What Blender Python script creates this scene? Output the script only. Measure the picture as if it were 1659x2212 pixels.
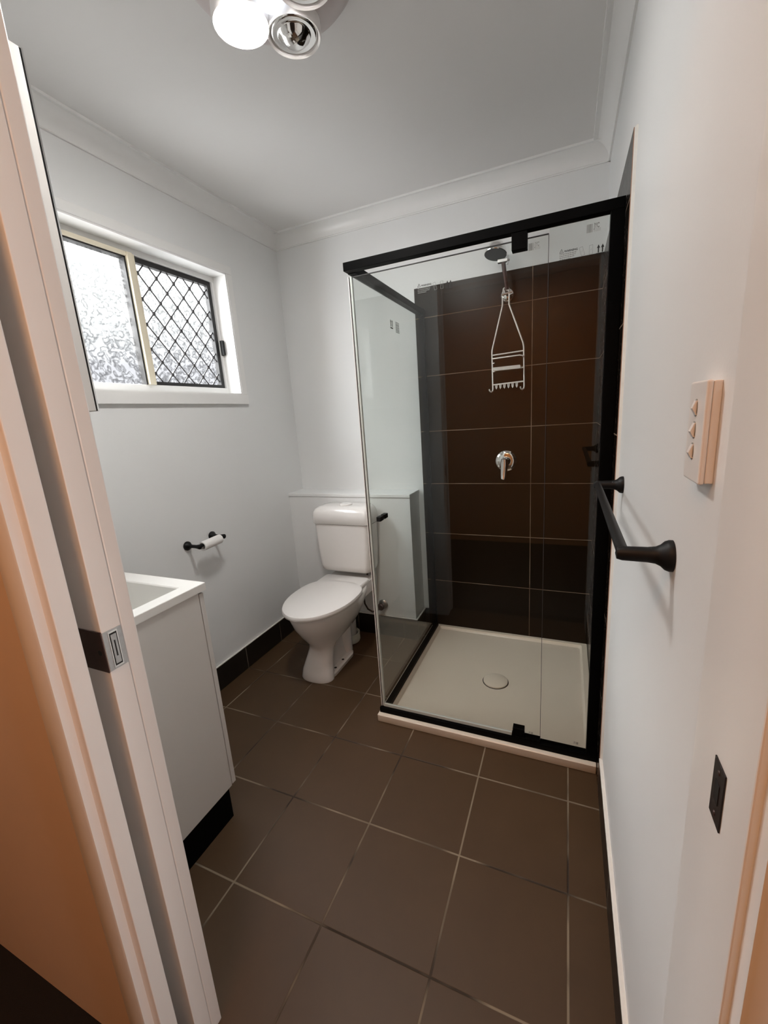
import bpy, bmesh, math, random
from mathutils import Vector, Matrix

random.seed(4)
for o in list(bpy.data.objects):
    bpy.data.objects.remove(o, do_unlink=True)
scene = bpy.context.scene
COL = scene.collection

# ------------------------------------------------------------------ camera
RIGHT = (0.917675756649708, 0.3915200931740985, -0.06769949998582772)
DOWN = (0.02614870428367665, -0.2295267402228793, -0.9729510371991715)
FWD = (-0.39646872628452134, 0.8910833250395858, -0.22086886814289877)
CAM = (1.62081709, -2.32830396, 1.32487773)
cd = bpy.data.cameras.new('camera')
cam = bpy.data.objects.new('camera', cd)
COL.objects.link(cam)
m = Matrix.Identity(4)
for i in range(3):
    m[i][0] = RIGHT[i]
    m[i][1] = -DOWN[i]
    m[i][2] = -FWD[i]
    m[i][3] = CAM[i]
cam.matrix_world = m
cd.sensor_fit = 'HORIZONTAL'
cd.sensor_width = 36.0
cd.lens = 902.7065 / 1659.0 * 36.0
cd.clip_start = 0.01
scene.camera = cam

# ------------------------------------------------------------------ light and exposure
scene.view_settings.view_transform = 'Standard'
scene.view_settings.look = 'None'
scene.view_settings.gamma = 1.0
scene.view_settings.use_curve_mapping = False
scene.view_settings.exposure = 0.38
scene.cycles.max_bounces = 12
scene.cycles.diffuse_bounces = 6
scene.cycles.glossy_bounces = 6
scene.cycles.transparent_max_bounces = 24
scene.cycles.sample_clamp_indirect = 4.0
scene.cycles.use_denoising = True

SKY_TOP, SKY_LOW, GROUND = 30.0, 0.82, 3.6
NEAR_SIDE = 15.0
LAMP_E, LENS_E = 128.0, 1.6
HALL_W = 9.5

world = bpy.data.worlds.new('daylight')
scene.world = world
world.use_nodes = True
wn = world.node_tree
wn.nodes.clear()
wo = wn.nodes.new('ShaderNodeOutputWorld')
bg = wn.nodes.new('ShaderNodeBackground')
tc = wn.nodes.new('ShaderNodeTexCoord')
sx = wn.nodes.new('ShaderNodeSeparateXYZ')
rp = wn.nodes.new('ShaderNodeValToRGB')
wn.links.new(tc.outputs['Generated'], sx.inputs[0])
mr = wn.nodes.new('ShaderNodeMapRange')
mr.inputs['From Min'].default_value = -1.0
wn.links.new(sx.outputs['Z'], mr.inputs['Value'])
wn.links.new(mr.outputs[0], rp.inputs[0])


def stop(z, v, tint=(0.98, 1.0, 0.98)):
    el = rp.color_ramp.elements.new(z * 0.5 + 0.5)
    el.color = (v * tint[0], v * tint[1], v * tint[2], 1)


rp.color_ramp.elements[0].position = 0.0
rp.color_ramp.elements[0].color = (GROUND, GROUND * .99, GROUND * .96, 1)
rp.color_ramp.elements[1].position = 1.0
rp.color_ramp.elements[1].color = (SKY_TOP, SKY_TOP, SKY_TOP, 1)
stop(-0.10, GROUND, (1.0, .99, .96))
stop(0.03, SKY_LOW, (.97, .97, 1.0))
stop(0.13, SKY_LOW, (.97, .97, 1.0))
stop(0.24, 1.7)
stop(0.30, 2.4)
stop(0.50, SKY_TOP)
az = wn.nodes.new('ShaderNodeMapRange')      # glow added on the unseen near side to light the back and right walls
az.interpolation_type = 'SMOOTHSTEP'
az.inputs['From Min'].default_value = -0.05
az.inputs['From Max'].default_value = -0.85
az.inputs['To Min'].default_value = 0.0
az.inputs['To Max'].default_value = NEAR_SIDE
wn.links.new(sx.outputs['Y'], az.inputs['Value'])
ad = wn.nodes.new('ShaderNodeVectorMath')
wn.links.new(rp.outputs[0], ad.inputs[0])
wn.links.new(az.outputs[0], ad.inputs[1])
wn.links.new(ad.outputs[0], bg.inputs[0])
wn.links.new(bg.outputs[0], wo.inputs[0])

pl = bpy.data.lights.new('window_portal', 'AREA')
pl.shape = 'RECTANGLE'
pl.size, pl.size_y = 0.95, 0.6
pl.cycles.is_portal = True
po = bpy.data.objects.new('window_portal', pl)
po.location = (-0.17, -0.93, 1.79)
po.rotation_euler = (0, math.radians(-90), 0)
COL.objects.link(po)

hl = bpy.data.lights.new('hall_ceiling_lamp', 'AREA')
hl.shape = 'DISK'
hl.size = 0.60
hl.energy = HALL_W
hl.color = (1.0, 0.50, 0.23)
ho = bpy.data.objects.new('hall_ceiling_lamp', hl)
ho.location = (1.20, -2.80, 2.39)
COL.objects.link(ho)

# added unseen strip of daylight from the right, inferred from the white jamb sides
hs = bpy.data.lights.new('hall_daylight', 'AREA')
hs.shape = 'RECTANGLE'
hs.size, hs.size_y = 1.5, 0.16
hs.energy = 6.0
hs.color = (1.0, 0.95, 0.93)
hso = bpy.data.objects.new('hall_daylight', hs)
hso.location = (2.585, -2.18, 1.0)
hso.rotation_euler = (0, math.radians(90), 0)
COL.objects.link(hso)

# ------------------------------------------------------------------ dimensions
XR = 1.762      # right wall
H = 2.40
YF = -1.88      # room face of the door wall
YH = -2.003     # hall end of the jambs
XJL, XJR = 0.925, 1.751
TS = 0.30547    # floor tile pitch

# ------------------------------------------------------------------ materials
def nt(name):
    mt = bpy.data.materials.new(name)
    mt.use_nodes = True
    t = mt.node_tree
    t.nodes.clear()
    out = t.nodes.new('ShaderNodeOutputMaterial')
    return mt, t, out


def link(t, a, b):
    t.links.new(a, b)


def math_node(t, op, a, b=None, c=None):
    n = t.nodes.new('ShaderNodeMath')
    n.operation = op
    for i, v in enumerate((a, b, c)):
        if v is None:
            continue
        if isinstance(v, (int, float)):
            n.inputs[i].default_value = v
        else:
            link(t, v, n.inputs[i])
    return n.outputs[0]


def mix_col(t, fac, a, b):
    n = t.nodes.new('ShaderNodeMix')
    n.data_type = 'RGBA'
    for sock, v in ((n.inputs[0], fac), (n.inputs[6], a), (n.inputs[7], b)):
        if isinstance(v, (int, float)):
            sock.default_value = v
        elif isinstance(v, tuple):
            sock.default_value = v + (1.0,)
        else:
            link(t, v, sock)
    return n.outputs[2]


def coords(t):
    g = t.nodes.new('ShaderNodeNewGeometry')
    return g.outputs['Position']


def noise(t, vec, scale, detail=3.0, rough=0.55):
    n = t.nodes.new('ShaderNodeTexNoise')
    n.inputs['Scale'].default_value = scale
    n.inputs['Detail'].default_value = detail
    n.inputs['Roughness'].default_value = rough
    link(t, vec, n.inputs['Vector'])
    return n.outputs['Fac']


def ramp(t, fac, p0, p1, c0=(0, 0, 0), c1=(1, 1, 1)):
    n = t.nodes.new('ShaderNodeValToRGB')
    n.color_ramp.elements[0].position = p0
    n.color_ramp.elements[1].position = p1
    n.color_ramp.elements[0].color = c0 + (1,)
    n.color_ramp.elements[1].color = c1 + (1,)
    link(t, fac, n.inputs[0])
    return n.outputs[0]


def bump(t, height, strength, dist):
    n = t.nodes.new('ShaderNodeBump')
    n.inputs['Strength'].default_value = strength
    n.inputs['Distance'].default_value = dist
    link(t, height, n.inputs['Height'])
    return n.outputs[0]


def plain(name, col, rough=0.5, metal=0.0, var=0.04, vscale=12.0, bmp=0.0, bscale=200.0, spec=0.5, coat=0.0):
    mt, t, out = nt(name)
    p = t.nodes.new('ShaderNodeBsdfPrincipled')
    pos = coords(t)
    n = noise(t, pos, vscale)
    dark = tuple(c * (1 - var) for c in col)
    lite = tuple(min(1, c * (1 + var)) for c in col)
    link(t, mix_col(t, n, dark, lite), p.inputs['Base Color'])
    p.inputs['Roughness'].default_value = rough
    p.inputs['Metallic'].default_value = metal
    p.inputs['Specular IOR Level'].default_value = spec
    p.inputs['Coat Weight'].default_value = coat
    p.inputs['Coat Roughness'].default_value = 0.08
    if bmp:
        link(t, bump(t, noise(t, pos, bscale, 2.0), bmp, 0.002), p.inputs['Normal'])
    link(t, p.outputs[0], out.inputs[0])
    return mt


def grid_mask(t, u, v, u0, v0, tu, tv, w):
    """1 on the joints of a tile grid, 0 on the tiles, plus the tile index sockets"""
    ru = math_node(t, 'DIVIDE', math_node(t, 'SUBTRACT', u, u0), tu)
    rv = math_node(t, 'DIVIDE', math_node(t, 'SUBTRACT', v, v0), tv)
    du = math_node(t, 'MULTIPLY', math_node(t, 'PINGPONG', ru, 0.5), tu)
    dv = math_node(t, 'MULTIPLY', math_node(t, 'PINGPONG', rv, 0.5), tv)
    d = math_node(t, 'MINIMUM', du, dv)
    k = t.nodes.new('ShaderNodeMapRange')
    k.inputs['From Min'].default_value = w * 0.35
    k.inputs['From Max'].default_value = w * 0.65
    k.inputs['To Min'].default_value = 1.0
    k.inputs['To Max'].default_value = 0.0
    link(t, d, k.inputs['Value'])
    return k.outputs[0], math_node(t, 'FLOOR', ru), math_node(t, 'FLOOR', rv)


def tile_mat(name, axes, origin, size, joint, base, rough, grout_a, grout_b, var=0.18, gscale=5.0, spec=0.5):
    mt, t, out = nt(name)
    p = t.nodes.new('ShaderNodeBsdfPrincipled')
    pos = coords(t)
    s = t.nodes.new('ShaderNodeSeparateXYZ')
    link(t, pos, s.inputs[0])
    u, v = s.outputs[axes[0]], s.outputs[axes[1]]
    g, iu, iv = grid_mask(t, u, v, origin[0], origin[1], size[0], size[1], joint)
    cb = t.nodes.new('ShaderNodeCombineXYZ')
    link(t, iu, cb.inputs[0])
    link(t, iv, cb.inputs[1])
    wnz = t.nodes.new('ShaderNodeTexWhiteNoise')
    link(t, cb.outputs[0], wnz.inputs['Vector'])
    n1 = noise(t, pos, 7.0, 4.0, 0.6)
    n2 = noise(t, pos, 38.0, 5.0, 0.7)
    k = math_node(t, 'ADD', math_node(t, 'MULTIPLY', n1, 0.6), math_node(t, 'MULTIPLY', n2, 0.25))
    k = math_node(t, 'ADD', k, math_node(t, 'MULTIPLY', wnz.outputs['Value'], 0.15))
    dark = tuple(c * (1 - var) for c in base)
    lite = tuple(c * (1 + var) for c in base)
    tc_ = mix_col(t, k, dark, lite)
    gn = ramp(t, noise(t, pos, gscale, 2.0), 0.42, 0.58)
    gc = mix_col(t, gn, grout_a, grout_b)
    link(t, mix_col(t, g, tc_, gc), p.inputs['Base Color'])
    rr = math_node(t, 'ADD', math_node(t, 'MULTIPLY', n2, 0.12), rough - 0.06)
    rr = math_node(t, 'MAXIMUM', rr, math_node(t, 'MULTIPLY', g, 0.8))
    link(t, rr, p.inputs['Roughness'])
    p.inputs['Specular IOR Level'].default_value = spec
    hgt = math_node(t, 'MULTIPLY', g, -1.0)
    link(t, bump(t, hgt, 0.6, 0.0015), p.inputs['Normal'])
    link(t, p.outputs[0], out.inputs[0])
    return mt


def clear_glass(name, tint, pattern=False, base=0.04):
    """thin sheet glass: clear with a mirror share that grows towards grazing"""
    mt, t, out = nt(name)
    tr = t.nodes.new('ShaderNodeBsdfTransparent')
    gl = t.nodes.new('ShaderNodeBsdfGlossy')
    gl.inputs['Roughness'].default_value = 0.0 if not pattern else 0.12
    lw = t.nodes.new('ShaderNodeLayerWeight')
    lw.inputs['Blend'].default_value = 0.5
    f5 = math_node(t, 'POWER', lw.outputs['Facing'], 5.0)
    fr = math_node(t, 'ADD', math_node(t, 'MULTIPLY', f5, 1 - base), base)
    mx = t.nodes.new('ShaderNodeMixShader')
    tr.inputs['Color'].default_value = tint + (1,)
    if pattern:
        pos = coords(t)
        warp = t.nodes.new('ShaderNodeTexNoise')
        warp.inputs['Scale'].default_value = 30.0
        link(t, pos, warp.inputs['Vector'])
        add = t.nodes.new('ShaderNodeVectorMath')
        add.operation = 'MULTIPLY_ADD'
        link(t, warp.outputs['Color'], add.inputs[0])
        add.inputs[1].default_value = (0.03, 0.03, 0.03)
        link(t, pos, add.inputs[2])
        vo = t.nodes.new('ShaderNodeTexVoronoi')
        vo.feature = 'SMOOTH_F1'
        vo.inputs['Scale'].default_value = 44.0
        vo.inputs['Smoothness'].default_value = 0.5
        link(t, add.outputs[0], vo.inputs['Vector'])
        nz = noise(t, add.outputs[0], 45.0, 1.0)
        w = math_node(t, 'PINGPONG', math_node(t, 'ADD', math_node(t, 'MULTIPLY', vo.outputs['Distance'], 1.1), nz), 0.5)
        colr = ramp(t, math_node(t, 'MULTIPLY', w, 2.0), 0.10, 0.34, tuple(c * 0.58 for c in tint), tint)
        link(t, colr, tr.inputs['Color'])
        link(t, bump(t, w, 0.5, 0.003), gl.inputs['Normal'])
    link(t, fr, mx.inputs[0])
    link(t, tr.outputs[0], mx.inputs[1])
    link(t, gl.outputs[0], mx.inputs[2])
    link(t, mx.outputs[0], out.inputs[0])
    return mt


def emitter(name, col, strength):
    mt, t, out = nt(name)
    em = t.nodes.new('ShaderNodeEmission')
    em.inputs['Strength'].default_value = strength
    n = noise(t, coords(t), 60.0)
    link(t, mix_col(t, n, tuple(c * .92 for c in col), col), em.inputs['Color'])
    link(t, em.outputs[0], out.inputs[0])
    return mt


M = {}
M['wall'] = plain('wall_paint', (0.80, 0.81, 0.81), 0.42, var=0.015, vscale=3.0, bmp=0.05, bscale=260)
M['ceil'] = plain('ceiling_paint', (0.76, 0.75, 0.74), 0.6, var=0.015, vscale=2.0)
M['trim'] = plain('gloss_trim_paint', (0.84, 0.84, 0.83), 0.28, var=0.02, vscale=9.0)
M['hallback'] = plain('brown_hall_bounce', (0.52, 0.30, 0.14), 0.6, var=0.03)  # for unseen walls, brown picked for its bounce light and glass reflections
M['hallwall'] = plain('hall_paint', (0.72, 0.60, 0.49), 0.6, var=0.03)
M['carpet'] = plain('dark_carpet', (0.005, 0.004, 0.004), 0.95, var=0.4, vscale=300, bmp=0.6, bscale=500)
M['floor'] = tile_mat('floor_tile', (0, 1), (0.12995, -0.72633), (TS, TS), 0.0052, (0.066, 0.037, 0.0175), 0.47,
                      (0.030, 0.020, 0.013), (0.21, 0.165, 0.115), var=0.22, gscale=4.0, spec=0.28)
M['tile_back'] = tile_mat('wall_tile_back', (0, 2), (0.850, 0.0306), (0.6015, 0.2995), 0.0035, (0.0095, 0.0055, 0.0026), 0.30,
                          (0.16, 0.11, 0.075), (0.25, 0.19, 0.14), var=0.2, spec=0.16)
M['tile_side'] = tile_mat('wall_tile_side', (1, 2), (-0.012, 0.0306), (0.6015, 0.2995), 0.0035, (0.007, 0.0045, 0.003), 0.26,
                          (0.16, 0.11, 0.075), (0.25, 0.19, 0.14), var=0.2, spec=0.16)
M['skirt_l'] = tile_mat('skirting_tile_left', (1, 2), (-0.7263, -0.17), (TS, 0.60), 0.0045, (0.010, 0.0075, 0.0055), 0.34,
                        (0.10, 0.08, 0.06), (0.16, 0.13, 0.10))
M['skirt_b'] = tile_mat('skirting_tile_back', (0, 2), (0.13, -0.17), (TS, 0.60), 0.0045, (0.010, 0.0075, 0.0055), 0.34,
                        (0.10, 0.08, 0.06), (0.16, 0.13, 0.10))
M['tile_edge'] = plain('unglazed_tile_edge', (0.42, 0.25, 0.18), 0.7, var=0.25, vscale=40)
M['grout'] = plain('white_grout', (0.72, 0.70, 0.66), 0.7, var=0.08, vscale=60)
M['black'] = plain('black_powder_coat', (0.0012, 0.0012, 0.0012), 0.5, var=0.1, spec=0.06)
M['matblack'] = plain('matte_black_metal', (0.004, 0.004, 0.0042), 0.5, var=0.15, vscale=80, spec=0.25)
M['ceramic'] = plain('white_ceramic', (0.80, 0.78, 0.76), 0.13, var=0.01, coat=0.4)
M['plastic'] = plain('white_plastic', (0.80, 0.78, 0.76), 0.3, var=0.01)
M['wire'] = plain('white_coated_wire', (0.93, 0.91, 0.87), 0.3, var=0.01)
M['pvc'] = plain('grey_white_pvc', (0.55, 0.53, 0.50), 0.4, var=0.05)
M['pvc2'] = plain('aged_white_pvc', (0.66, 0.64, 0.54), 0.5, var=0.12, vscale=40)
M['tray'] = plain('cream_acrylic', (0.72, 0.645, 0.55), 0.30, var=0.02)
M['chrome'] = plain('polished_chrome', (0.86, 0.85, 0.84), 0.07, metal=1.0, var=0.02)
M['steel'] = plain('brushed_steel', (0.55, 0.55, 0.55), 0.32, metal=1.0, var=0.15, vscale=120)
M['darksteel'] = plain('tarnished_dark_steel', (0.055, 0.030, 0.026), 0.35, metal=0.5, var=0.3, vscale=60)
M['greyspray'] = plain('dark_grey_rubber', (0.035, 0.036, 0.038), 0.5, var=0.25, vscale=90)
M['vanity'] = plain('white_laminate', (0.70, 0.68, 0.65), 0.38, var=0.01)
M['basin'] = plain('white_basin_resin', (0.84, 0.83, 0.80), 0.16, var=0.01)
M['cream'] = plain('cream_aluminium', (0.72, 0.66, 0.52), 0.4, var=0.03)
M['rubber'] = plain('black_rubber', (0.010, 0.009, 0.009), 0.6, var=0.2)
M['screen'] = plain('black_mesh_metal', (0.022, 0.020, 0.022), 0.5, var=0.2)
M['card'] = plain('white_paper', (0.85, 0.84, 0.82), 0.8, var=0.02, bmp=0.1, bscale=300)
M['mirror'] = plain('mirror_silver', (0.88, 0.89, 0.89), 0.02, metal=1.0, var=0.005)
M['edgeglass'] = plain('dark_mirror_edge', (0.008, 0.008, 0.009), 0.2)
M['ink'] = plain('black_ink', (0.008, 0.008, 0.008), 0.6)
M['greyink'] = plain('grey_ink', (0.27, 0.28, 0.27), 0.6)
M['paleink'] = plain('pale_grey_ink', (0.46, 0.47, 0.46), 0.6)
M['bronze'] = plain('dark_bronze_strike', (0.016, 0.011, 0.012), 0.4, metal=0.3, var=0.4, vscale=60)
M['warmplastic'] = plain('heater_plastic', (0.54, 0.475, 0.465), 0.3, var=0.02)
M['seal'] = plain('clear_vinyl_seal', (0.55, 0.60, 0.57), 0.35, var=0.04)
M['glass'] = clear_glass('shower_glass', (0.962, 0.975, 0.966), base=0.032)
M['obscure'] = clear_glass('obscure_window_glass', (0.97, 0.98, 0.99), pattern=True)
M['lamp_on'] = emitter('glowing_heat_lamp', (1.0, 0.97, 0.93), LAMP_E)
M['lens_on'] = emitter('glowing_lens', (0.86, 0.91, 1.0), LENS_E)
M['hose'] = plain('dark_braided_hose', (0.05, 0.035, 0.028), 0.5, metal=0.3, var=0.4, vscale=300)

# ------------------------------------------------------------------ mesh helpers
class MB:
    """collects shapes and links them as one mesh object"""

    def __init__(self):
        self.bm = bmesh.new()

    def box(self, x0, x1, y0, y1, z0, z1, bev=0.0, seg=2):
        b = bmesh.new()
        bmesh.ops.create_cube(b, size=1.0)
        for v in b.verts:
            v.co = Vector(((x0 + x1) / 2 + v.co.x * (x1 - x0), (y0 + y1) / 2 + v.co.y * (y1 - y0), (z0 + z1) / 2 + v.co.z * (z1 - z0)))
        if bev:
            bmesh.ops.bevel(b, geom=list(b.edges), offset=bev, segments=seg, profile=0.5, affect='EDGES')
        self._take(b)
        return self

    def _take(self, b, mat=None):
        if mat is not None:
            bmesh.ops.transform(b, matrix=mat, verts=b.verts)
        me = bpy.data.meshes.new('tmp')
        b.to_mesh(me)
        b.free()
        self.bm.from_mesh(me)
        bpy.data.meshes.remove(me)

    def lathe(self, prof, loc=(0, 0, 0), rot=None, n=32, cap=True):
        """prof: (r, z) pairs from bottom to top, turned about local z"""
        b = bmesh.new()
        rings = []
        for r, z in prof:
            if r < 1e-6:
                rings.append([b.verts.new((0, 0, z))])
            else:
                rings.append([b.verts.new((r * math.cos(2 * math.pi * k / n), r * math.sin(2 * math.pi * k / n), z)) for k in range(n)])
        for a, c in zip(rings, rings[1:]):
            if len(a) == 1 and len(c) == 1:
                continue
            for k in range(n):
                k2 = (k + 1) % n
                if len(a) == 1:
                    b.faces.new((a[0], c[k2], c[k]))
                elif len(c) == 1:
                    b.faces.new((a[k], a[k2], c[0]))
                else:
                    b.faces.new((a[k], a[k2], c[k2], c[k]))
        if cap:
            if len(rings[0]) > 1:
                b.faces.new(list(reversed(rings[0])))
            if len(rings[-1]) > 1:
                b.faces.new(rings[-1])
        bmesh.ops.recalc_face_normals(b, faces=b.faces)
        mt = Matrix.Translation(Vector(loc))
        if rot is not None:
            mt = mt @ rot
        self._take(b, mt)
        return self

    def tube(self, pts, r, n=10, radii=None):
        pts = [Vector(p) for p in pts]
        b = bmesh.new()
        rings = []
        up = None
        for i, p in enumerate(pts):
            d = (pts[min(i + 1, len(pts) - 1)] - pts[max(i - 1, 0)]).normalized()
            if up is None:
                up = d.orthogonal().normalized()
            up = (up - d * up.dot(d)).normalized()
            side = d.cross(up)
            rr = radii[i] if radii else r
            rings.append([b.verts.new(p + (up * math.cos(2 * math.pi * k / n) + side * math.sin(2 * math.pi * k / n)) * rr) for k in range(n)])
        for a, c in zip(rings, rings[1:]):
            for k in range(n):
                b.faces.new((a[k], a[(k + 1) % n], c[(k + 1) % n], c[k]))
        b.faces.new(list(reversed(rings[0])))
        b.faces.new(rings[-1])
        bmesh.ops.recalc_face_normals(b, faces=b.faces)
        self._take(b)
        return self

    def loft(self, rings, cap=True, first=True):
        b = bmesh.new()
        rs = [[b.verts.new(p) for p in r] for r in rings]
        n = len(rs[0])
        for a, c in zip(rs, rs[1:]):
            for k in range(n):
                b.faces.new((a[k], a[(k + 1) % n], c[(k + 1) % n], c[k]))
        if cap:
            if first:
                b.faces.new(list(reversed(rs[0])))
            b.faces.new(rs[-1])
        bmesh.ops.recalc_face_normals(b, faces=b.faces)
        self._take(b)
        return self

    def prism(self, poly, axis, a, c):
        """poly in the two other axes (in x,y,z order), extruded along axis from a to c"""
        b = bmesh.new()

        def mk(u, v, w):
            return {'x': (w, u, v), 'y': (u, w, v), 'z': (u, v, w)}[axis]
        lo = [b.verts.new(mk(u, v, a)) for u, v in poly]
        hi = [b.verts.new(mk(u, v, c)) for u, v in poly]
        n = len(poly)
        for k in range(n):
            b.faces.new((lo[k], lo[(k + 1) % n], hi[(k + 1) % n], hi[k]))
        b.faces.new(list(reversed(lo)))
        b.faces.new(hi)
        bmesh.ops.recalc_face_normals(b, faces=b.faces)
        self._take(b)
        return self

    def text(self, s, size, mat, bold=0.0):
        cu = bpy.data.curves.new('txt', 'FONT')
        cu.body = s
        cu.size = size
        cu.offset = bold
        cu.extrude = 0.0001
        cu.align_x = 'LEFT'
        o = bpy.data.objects.new('txt', cu)
        COL.objects.link(o)
        dg = bpy.context.evaluated_depsgraph_get()
        me = bpy.data.meshes.new_from_object(o.evaluated_get(dg))
        me.transform(mat)
        self.bm.from_mesh(me)
        bpy.data.objects.remove(o, do_unlink=True)
        bpy.data.curves.remove(cu)
        bpy.data.meshes.remove(me)
        return self

    def build(self, name, mat, parent=None, smooth=False, angle=40):
        me = bpy.data.meshes.new(name)
        if smooth:
            lim = math.radians(angle)
            for f in self.bm.faces:
                f.smooth = True
            for ed in self.bm.edges:
                if len(ed.link_faces) == 2 and ed.calc_face_angle(0) > lim:
                    ed.smooth = False
        self.bm.to_mesh(me)
        self.bm.free()
        me.materials.append(M[mat] if isinstance(mat, str) else mat)
        o = bpy.data.objects.new(name, me)
        COL.objects.link(o)
        if parent is not None:
            o.parent = parent
            p, base = parent, Vector((0, 0, 0))
            while p is not None:
                base += p.location
                p = p.parent
            me.transform(Matrix.Translation(-base))
        return o


def thing(name, label, cat, loc, group=None):
    o = bpy.data.objects.new(name, None)
    o.empty_display_size = 0.05
    COL.objects.link(o)
    o.location = loc
    o['label'] = label
    o['category'] = cat
    if group:
        o['group'] = group
    return o


def tag(o, label, cat, group=None):
    o['label'] = label
    o['category'] = cat
    if group:
        o['group'] = group
    return o


def struct(o, label=None):
    o['kind'] = 'structure'
    if label:
        o['label'] = label
        o['category'] = o.name.split('_')[0].split('.')[0]
    return o


def frame_empty(name, label, loc):
    o = bpy.data.objects.new(name, None)
    COL.objects.link(o)
    o.location = loc
    return struct(o, label)


def rot_to(d):
    return Vector((0, 0, 1)).rotation_difference(Vector(d).normalized()).to_matrix().to_4x4()


# ================================================================== the setting
struct(MB().box(-0.12, XR + 0.12, -2.0, 0.12, -0.12, 0.0).build('floor', 'floor'),
       'brown ceramic tile floor with pale and dark grout lines')
struct(MB().box(-0.12, XR + 0.12, -2.0, 0.12, H, H + 0.1).build('ceiling', 'ceil'),
       'flat off-white bathroom ceiling')

# left wall with the window opening
WY0, WY1, WZ0, WZ1 = -1.385, -0.477, 1.494, 2.088
WT = 0.13
(lambda b: struct(b.build('wall_left', 'wall'), 'white left wall holding the window'))(
    MB().box(-WT, 0, YF - 0.02, WY0, 0, H).box(-WT, 0, WY1, 0.12, 0, H)
    .box(-WT, 0, WY0, WY1, 0, WZ0).box(-WT, 0, WY0, WY1, WZ1, H))
struct(MB().box(-WT, XR + 0.12, 0, 0.12, 0, H).build('wall_back', 'wall'), 'white far wall behind toilet and shower')
struct(MB().box(XR, XR + 0.12, -1.89, 0.0, 0, H).build('wall_right', 'wall'), 'white right wall carrying the towel rail')
# door wall: two skins with the pocket between, header, right return
(lambda b: struct(b.build('wall_front', 'wall'), 'door wall skin on the bathroom side'))(
    MB().box(-WT, 0.895, -1.905, YF, 0, H).box(0.895, XR + 0.12, -1.905, YF - 0.003, 2.06, H))
(lambda b: struct(b.build('wall_hall', 'hallwall'), 'hall side of the door wall lit orange'))(
    MB().box(-0.6, 0.895, YH + 0.002, -1.980, 0, H).box(0.895, 1.776, YH + 0.002, -1.905, 2.06, H)
    .box(1.776, 2.6, YH + 0.002, -1.90, 0, H))
struct(MB().box(-0.6, 2.6, -3.5, YH + 0.002, -0.10, 0.030).build('floor_hall', 'carpet'), 'dark carpet in the hall')
struct(MB().box(-0.6, 2.6, -3.5, YH + 0.002, H, H + 0.1).build('ceiling_hall', 'hallwall'), 'hall ceiling outside the doorway')
struct(MB().box(-0.7, -0.6, -3.5, -1.9, 0, H).build('wall_hall_left', 'hallwall'), 'hall end wall on the left')
struct(MB().box(2.6, 2.7, -3.5, -1.9, 0, H).build('wall_hall_right', 'hallback'), 'hall end wall on the right')
struct(MB().box(-0.7, 2.7, -3.6, -3.5, 0, H).build('wall_hall_back', 'hallback'), 'hall wall behind the viewer')

# boxed ledge behind the toilet
BX, BY, BZ = 0.823, -0.166, 0.893
(lambda b: struct(b.build('wall_ledge', 'wall'), 'low white boxed-in ledge behind the cistern'))(
    MB().box(0.0, BX - 0.004, BY + 0.006, 0, 0, BZ - 0.020).box(0.0, BX, BY, 0, BZ - 0.0195, BZ, 0.003))

# cornices
def cove(n=9, c=0.0694):
    pts = [(0, H), (0, H - c - 0.002), (0.0075, H - c - 0.002), (0.0085, H - c + 0.002), (0.005, H - c + 0.006)]
    r = c - 0.011
    for k in range(1, n):
        a = math.pi / 2 * k / n
        pts.append((0.005 + (r) * (1 - math.cos(a)), H - c + 0.006 + r * math.sin(a)))
    pts += [(c - 0.006, H - 0.008), (c + 0.001, H - 0.009), (c + 0.002, H)]
    return pts


prof = cove()
cl = struct(MB().prism([(d, z) for d, z in prof], 'y', YF, 0.0).build('trim_1', 'trim', smooth=True, angle=25), 'white cove cornice along the left wall')
cr = struct(MB().prism([(XR - d, z) for d, z in prof], 'y', YF, 0.0).build('trim_2', 'trim', smooth=True, angle=25), 'white cove cornice along the right wall')
cb = struct(MB().prism([(-d, z) for d, z in prof], 'x', 0.0, XR).build('trim_3', 'trim', smooth=True, angle=25), 'white cove cornice along the far wall')

# tiled areas
TT = 0.009
struct(MB().box(0.853, XR, -TT, 0, 0, 1.978, 0.0008, 1).build('wall_tiles_back', 'tile_back'), 'dark brown wall tiles on the far shower wall')
TY = -0.952
tr_ = struct(MB().box(XR - TT, XR, TY + 0.001, -TT, 0, 1.978).build('wall_tiles_right', 'tile_side'), 'dark brown wall tiles on the right shower wall')
struct(MB().box(XR - TT, XR, TY - 0.0005, TY + 0.001, 0, 1.978).build('trim_4', 'tile_edge'), 'raw brown edge of the right wall tiles')
struct(MB().prism([(XR, TY - 0.0005), (XR - TT * .8, TY - 0.0005), (XR, TY - 0.007)], 'z', 0.13, 1.980).build('trim_5', 'grout'), 'white caulk line beside the right wall tiles')
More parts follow.
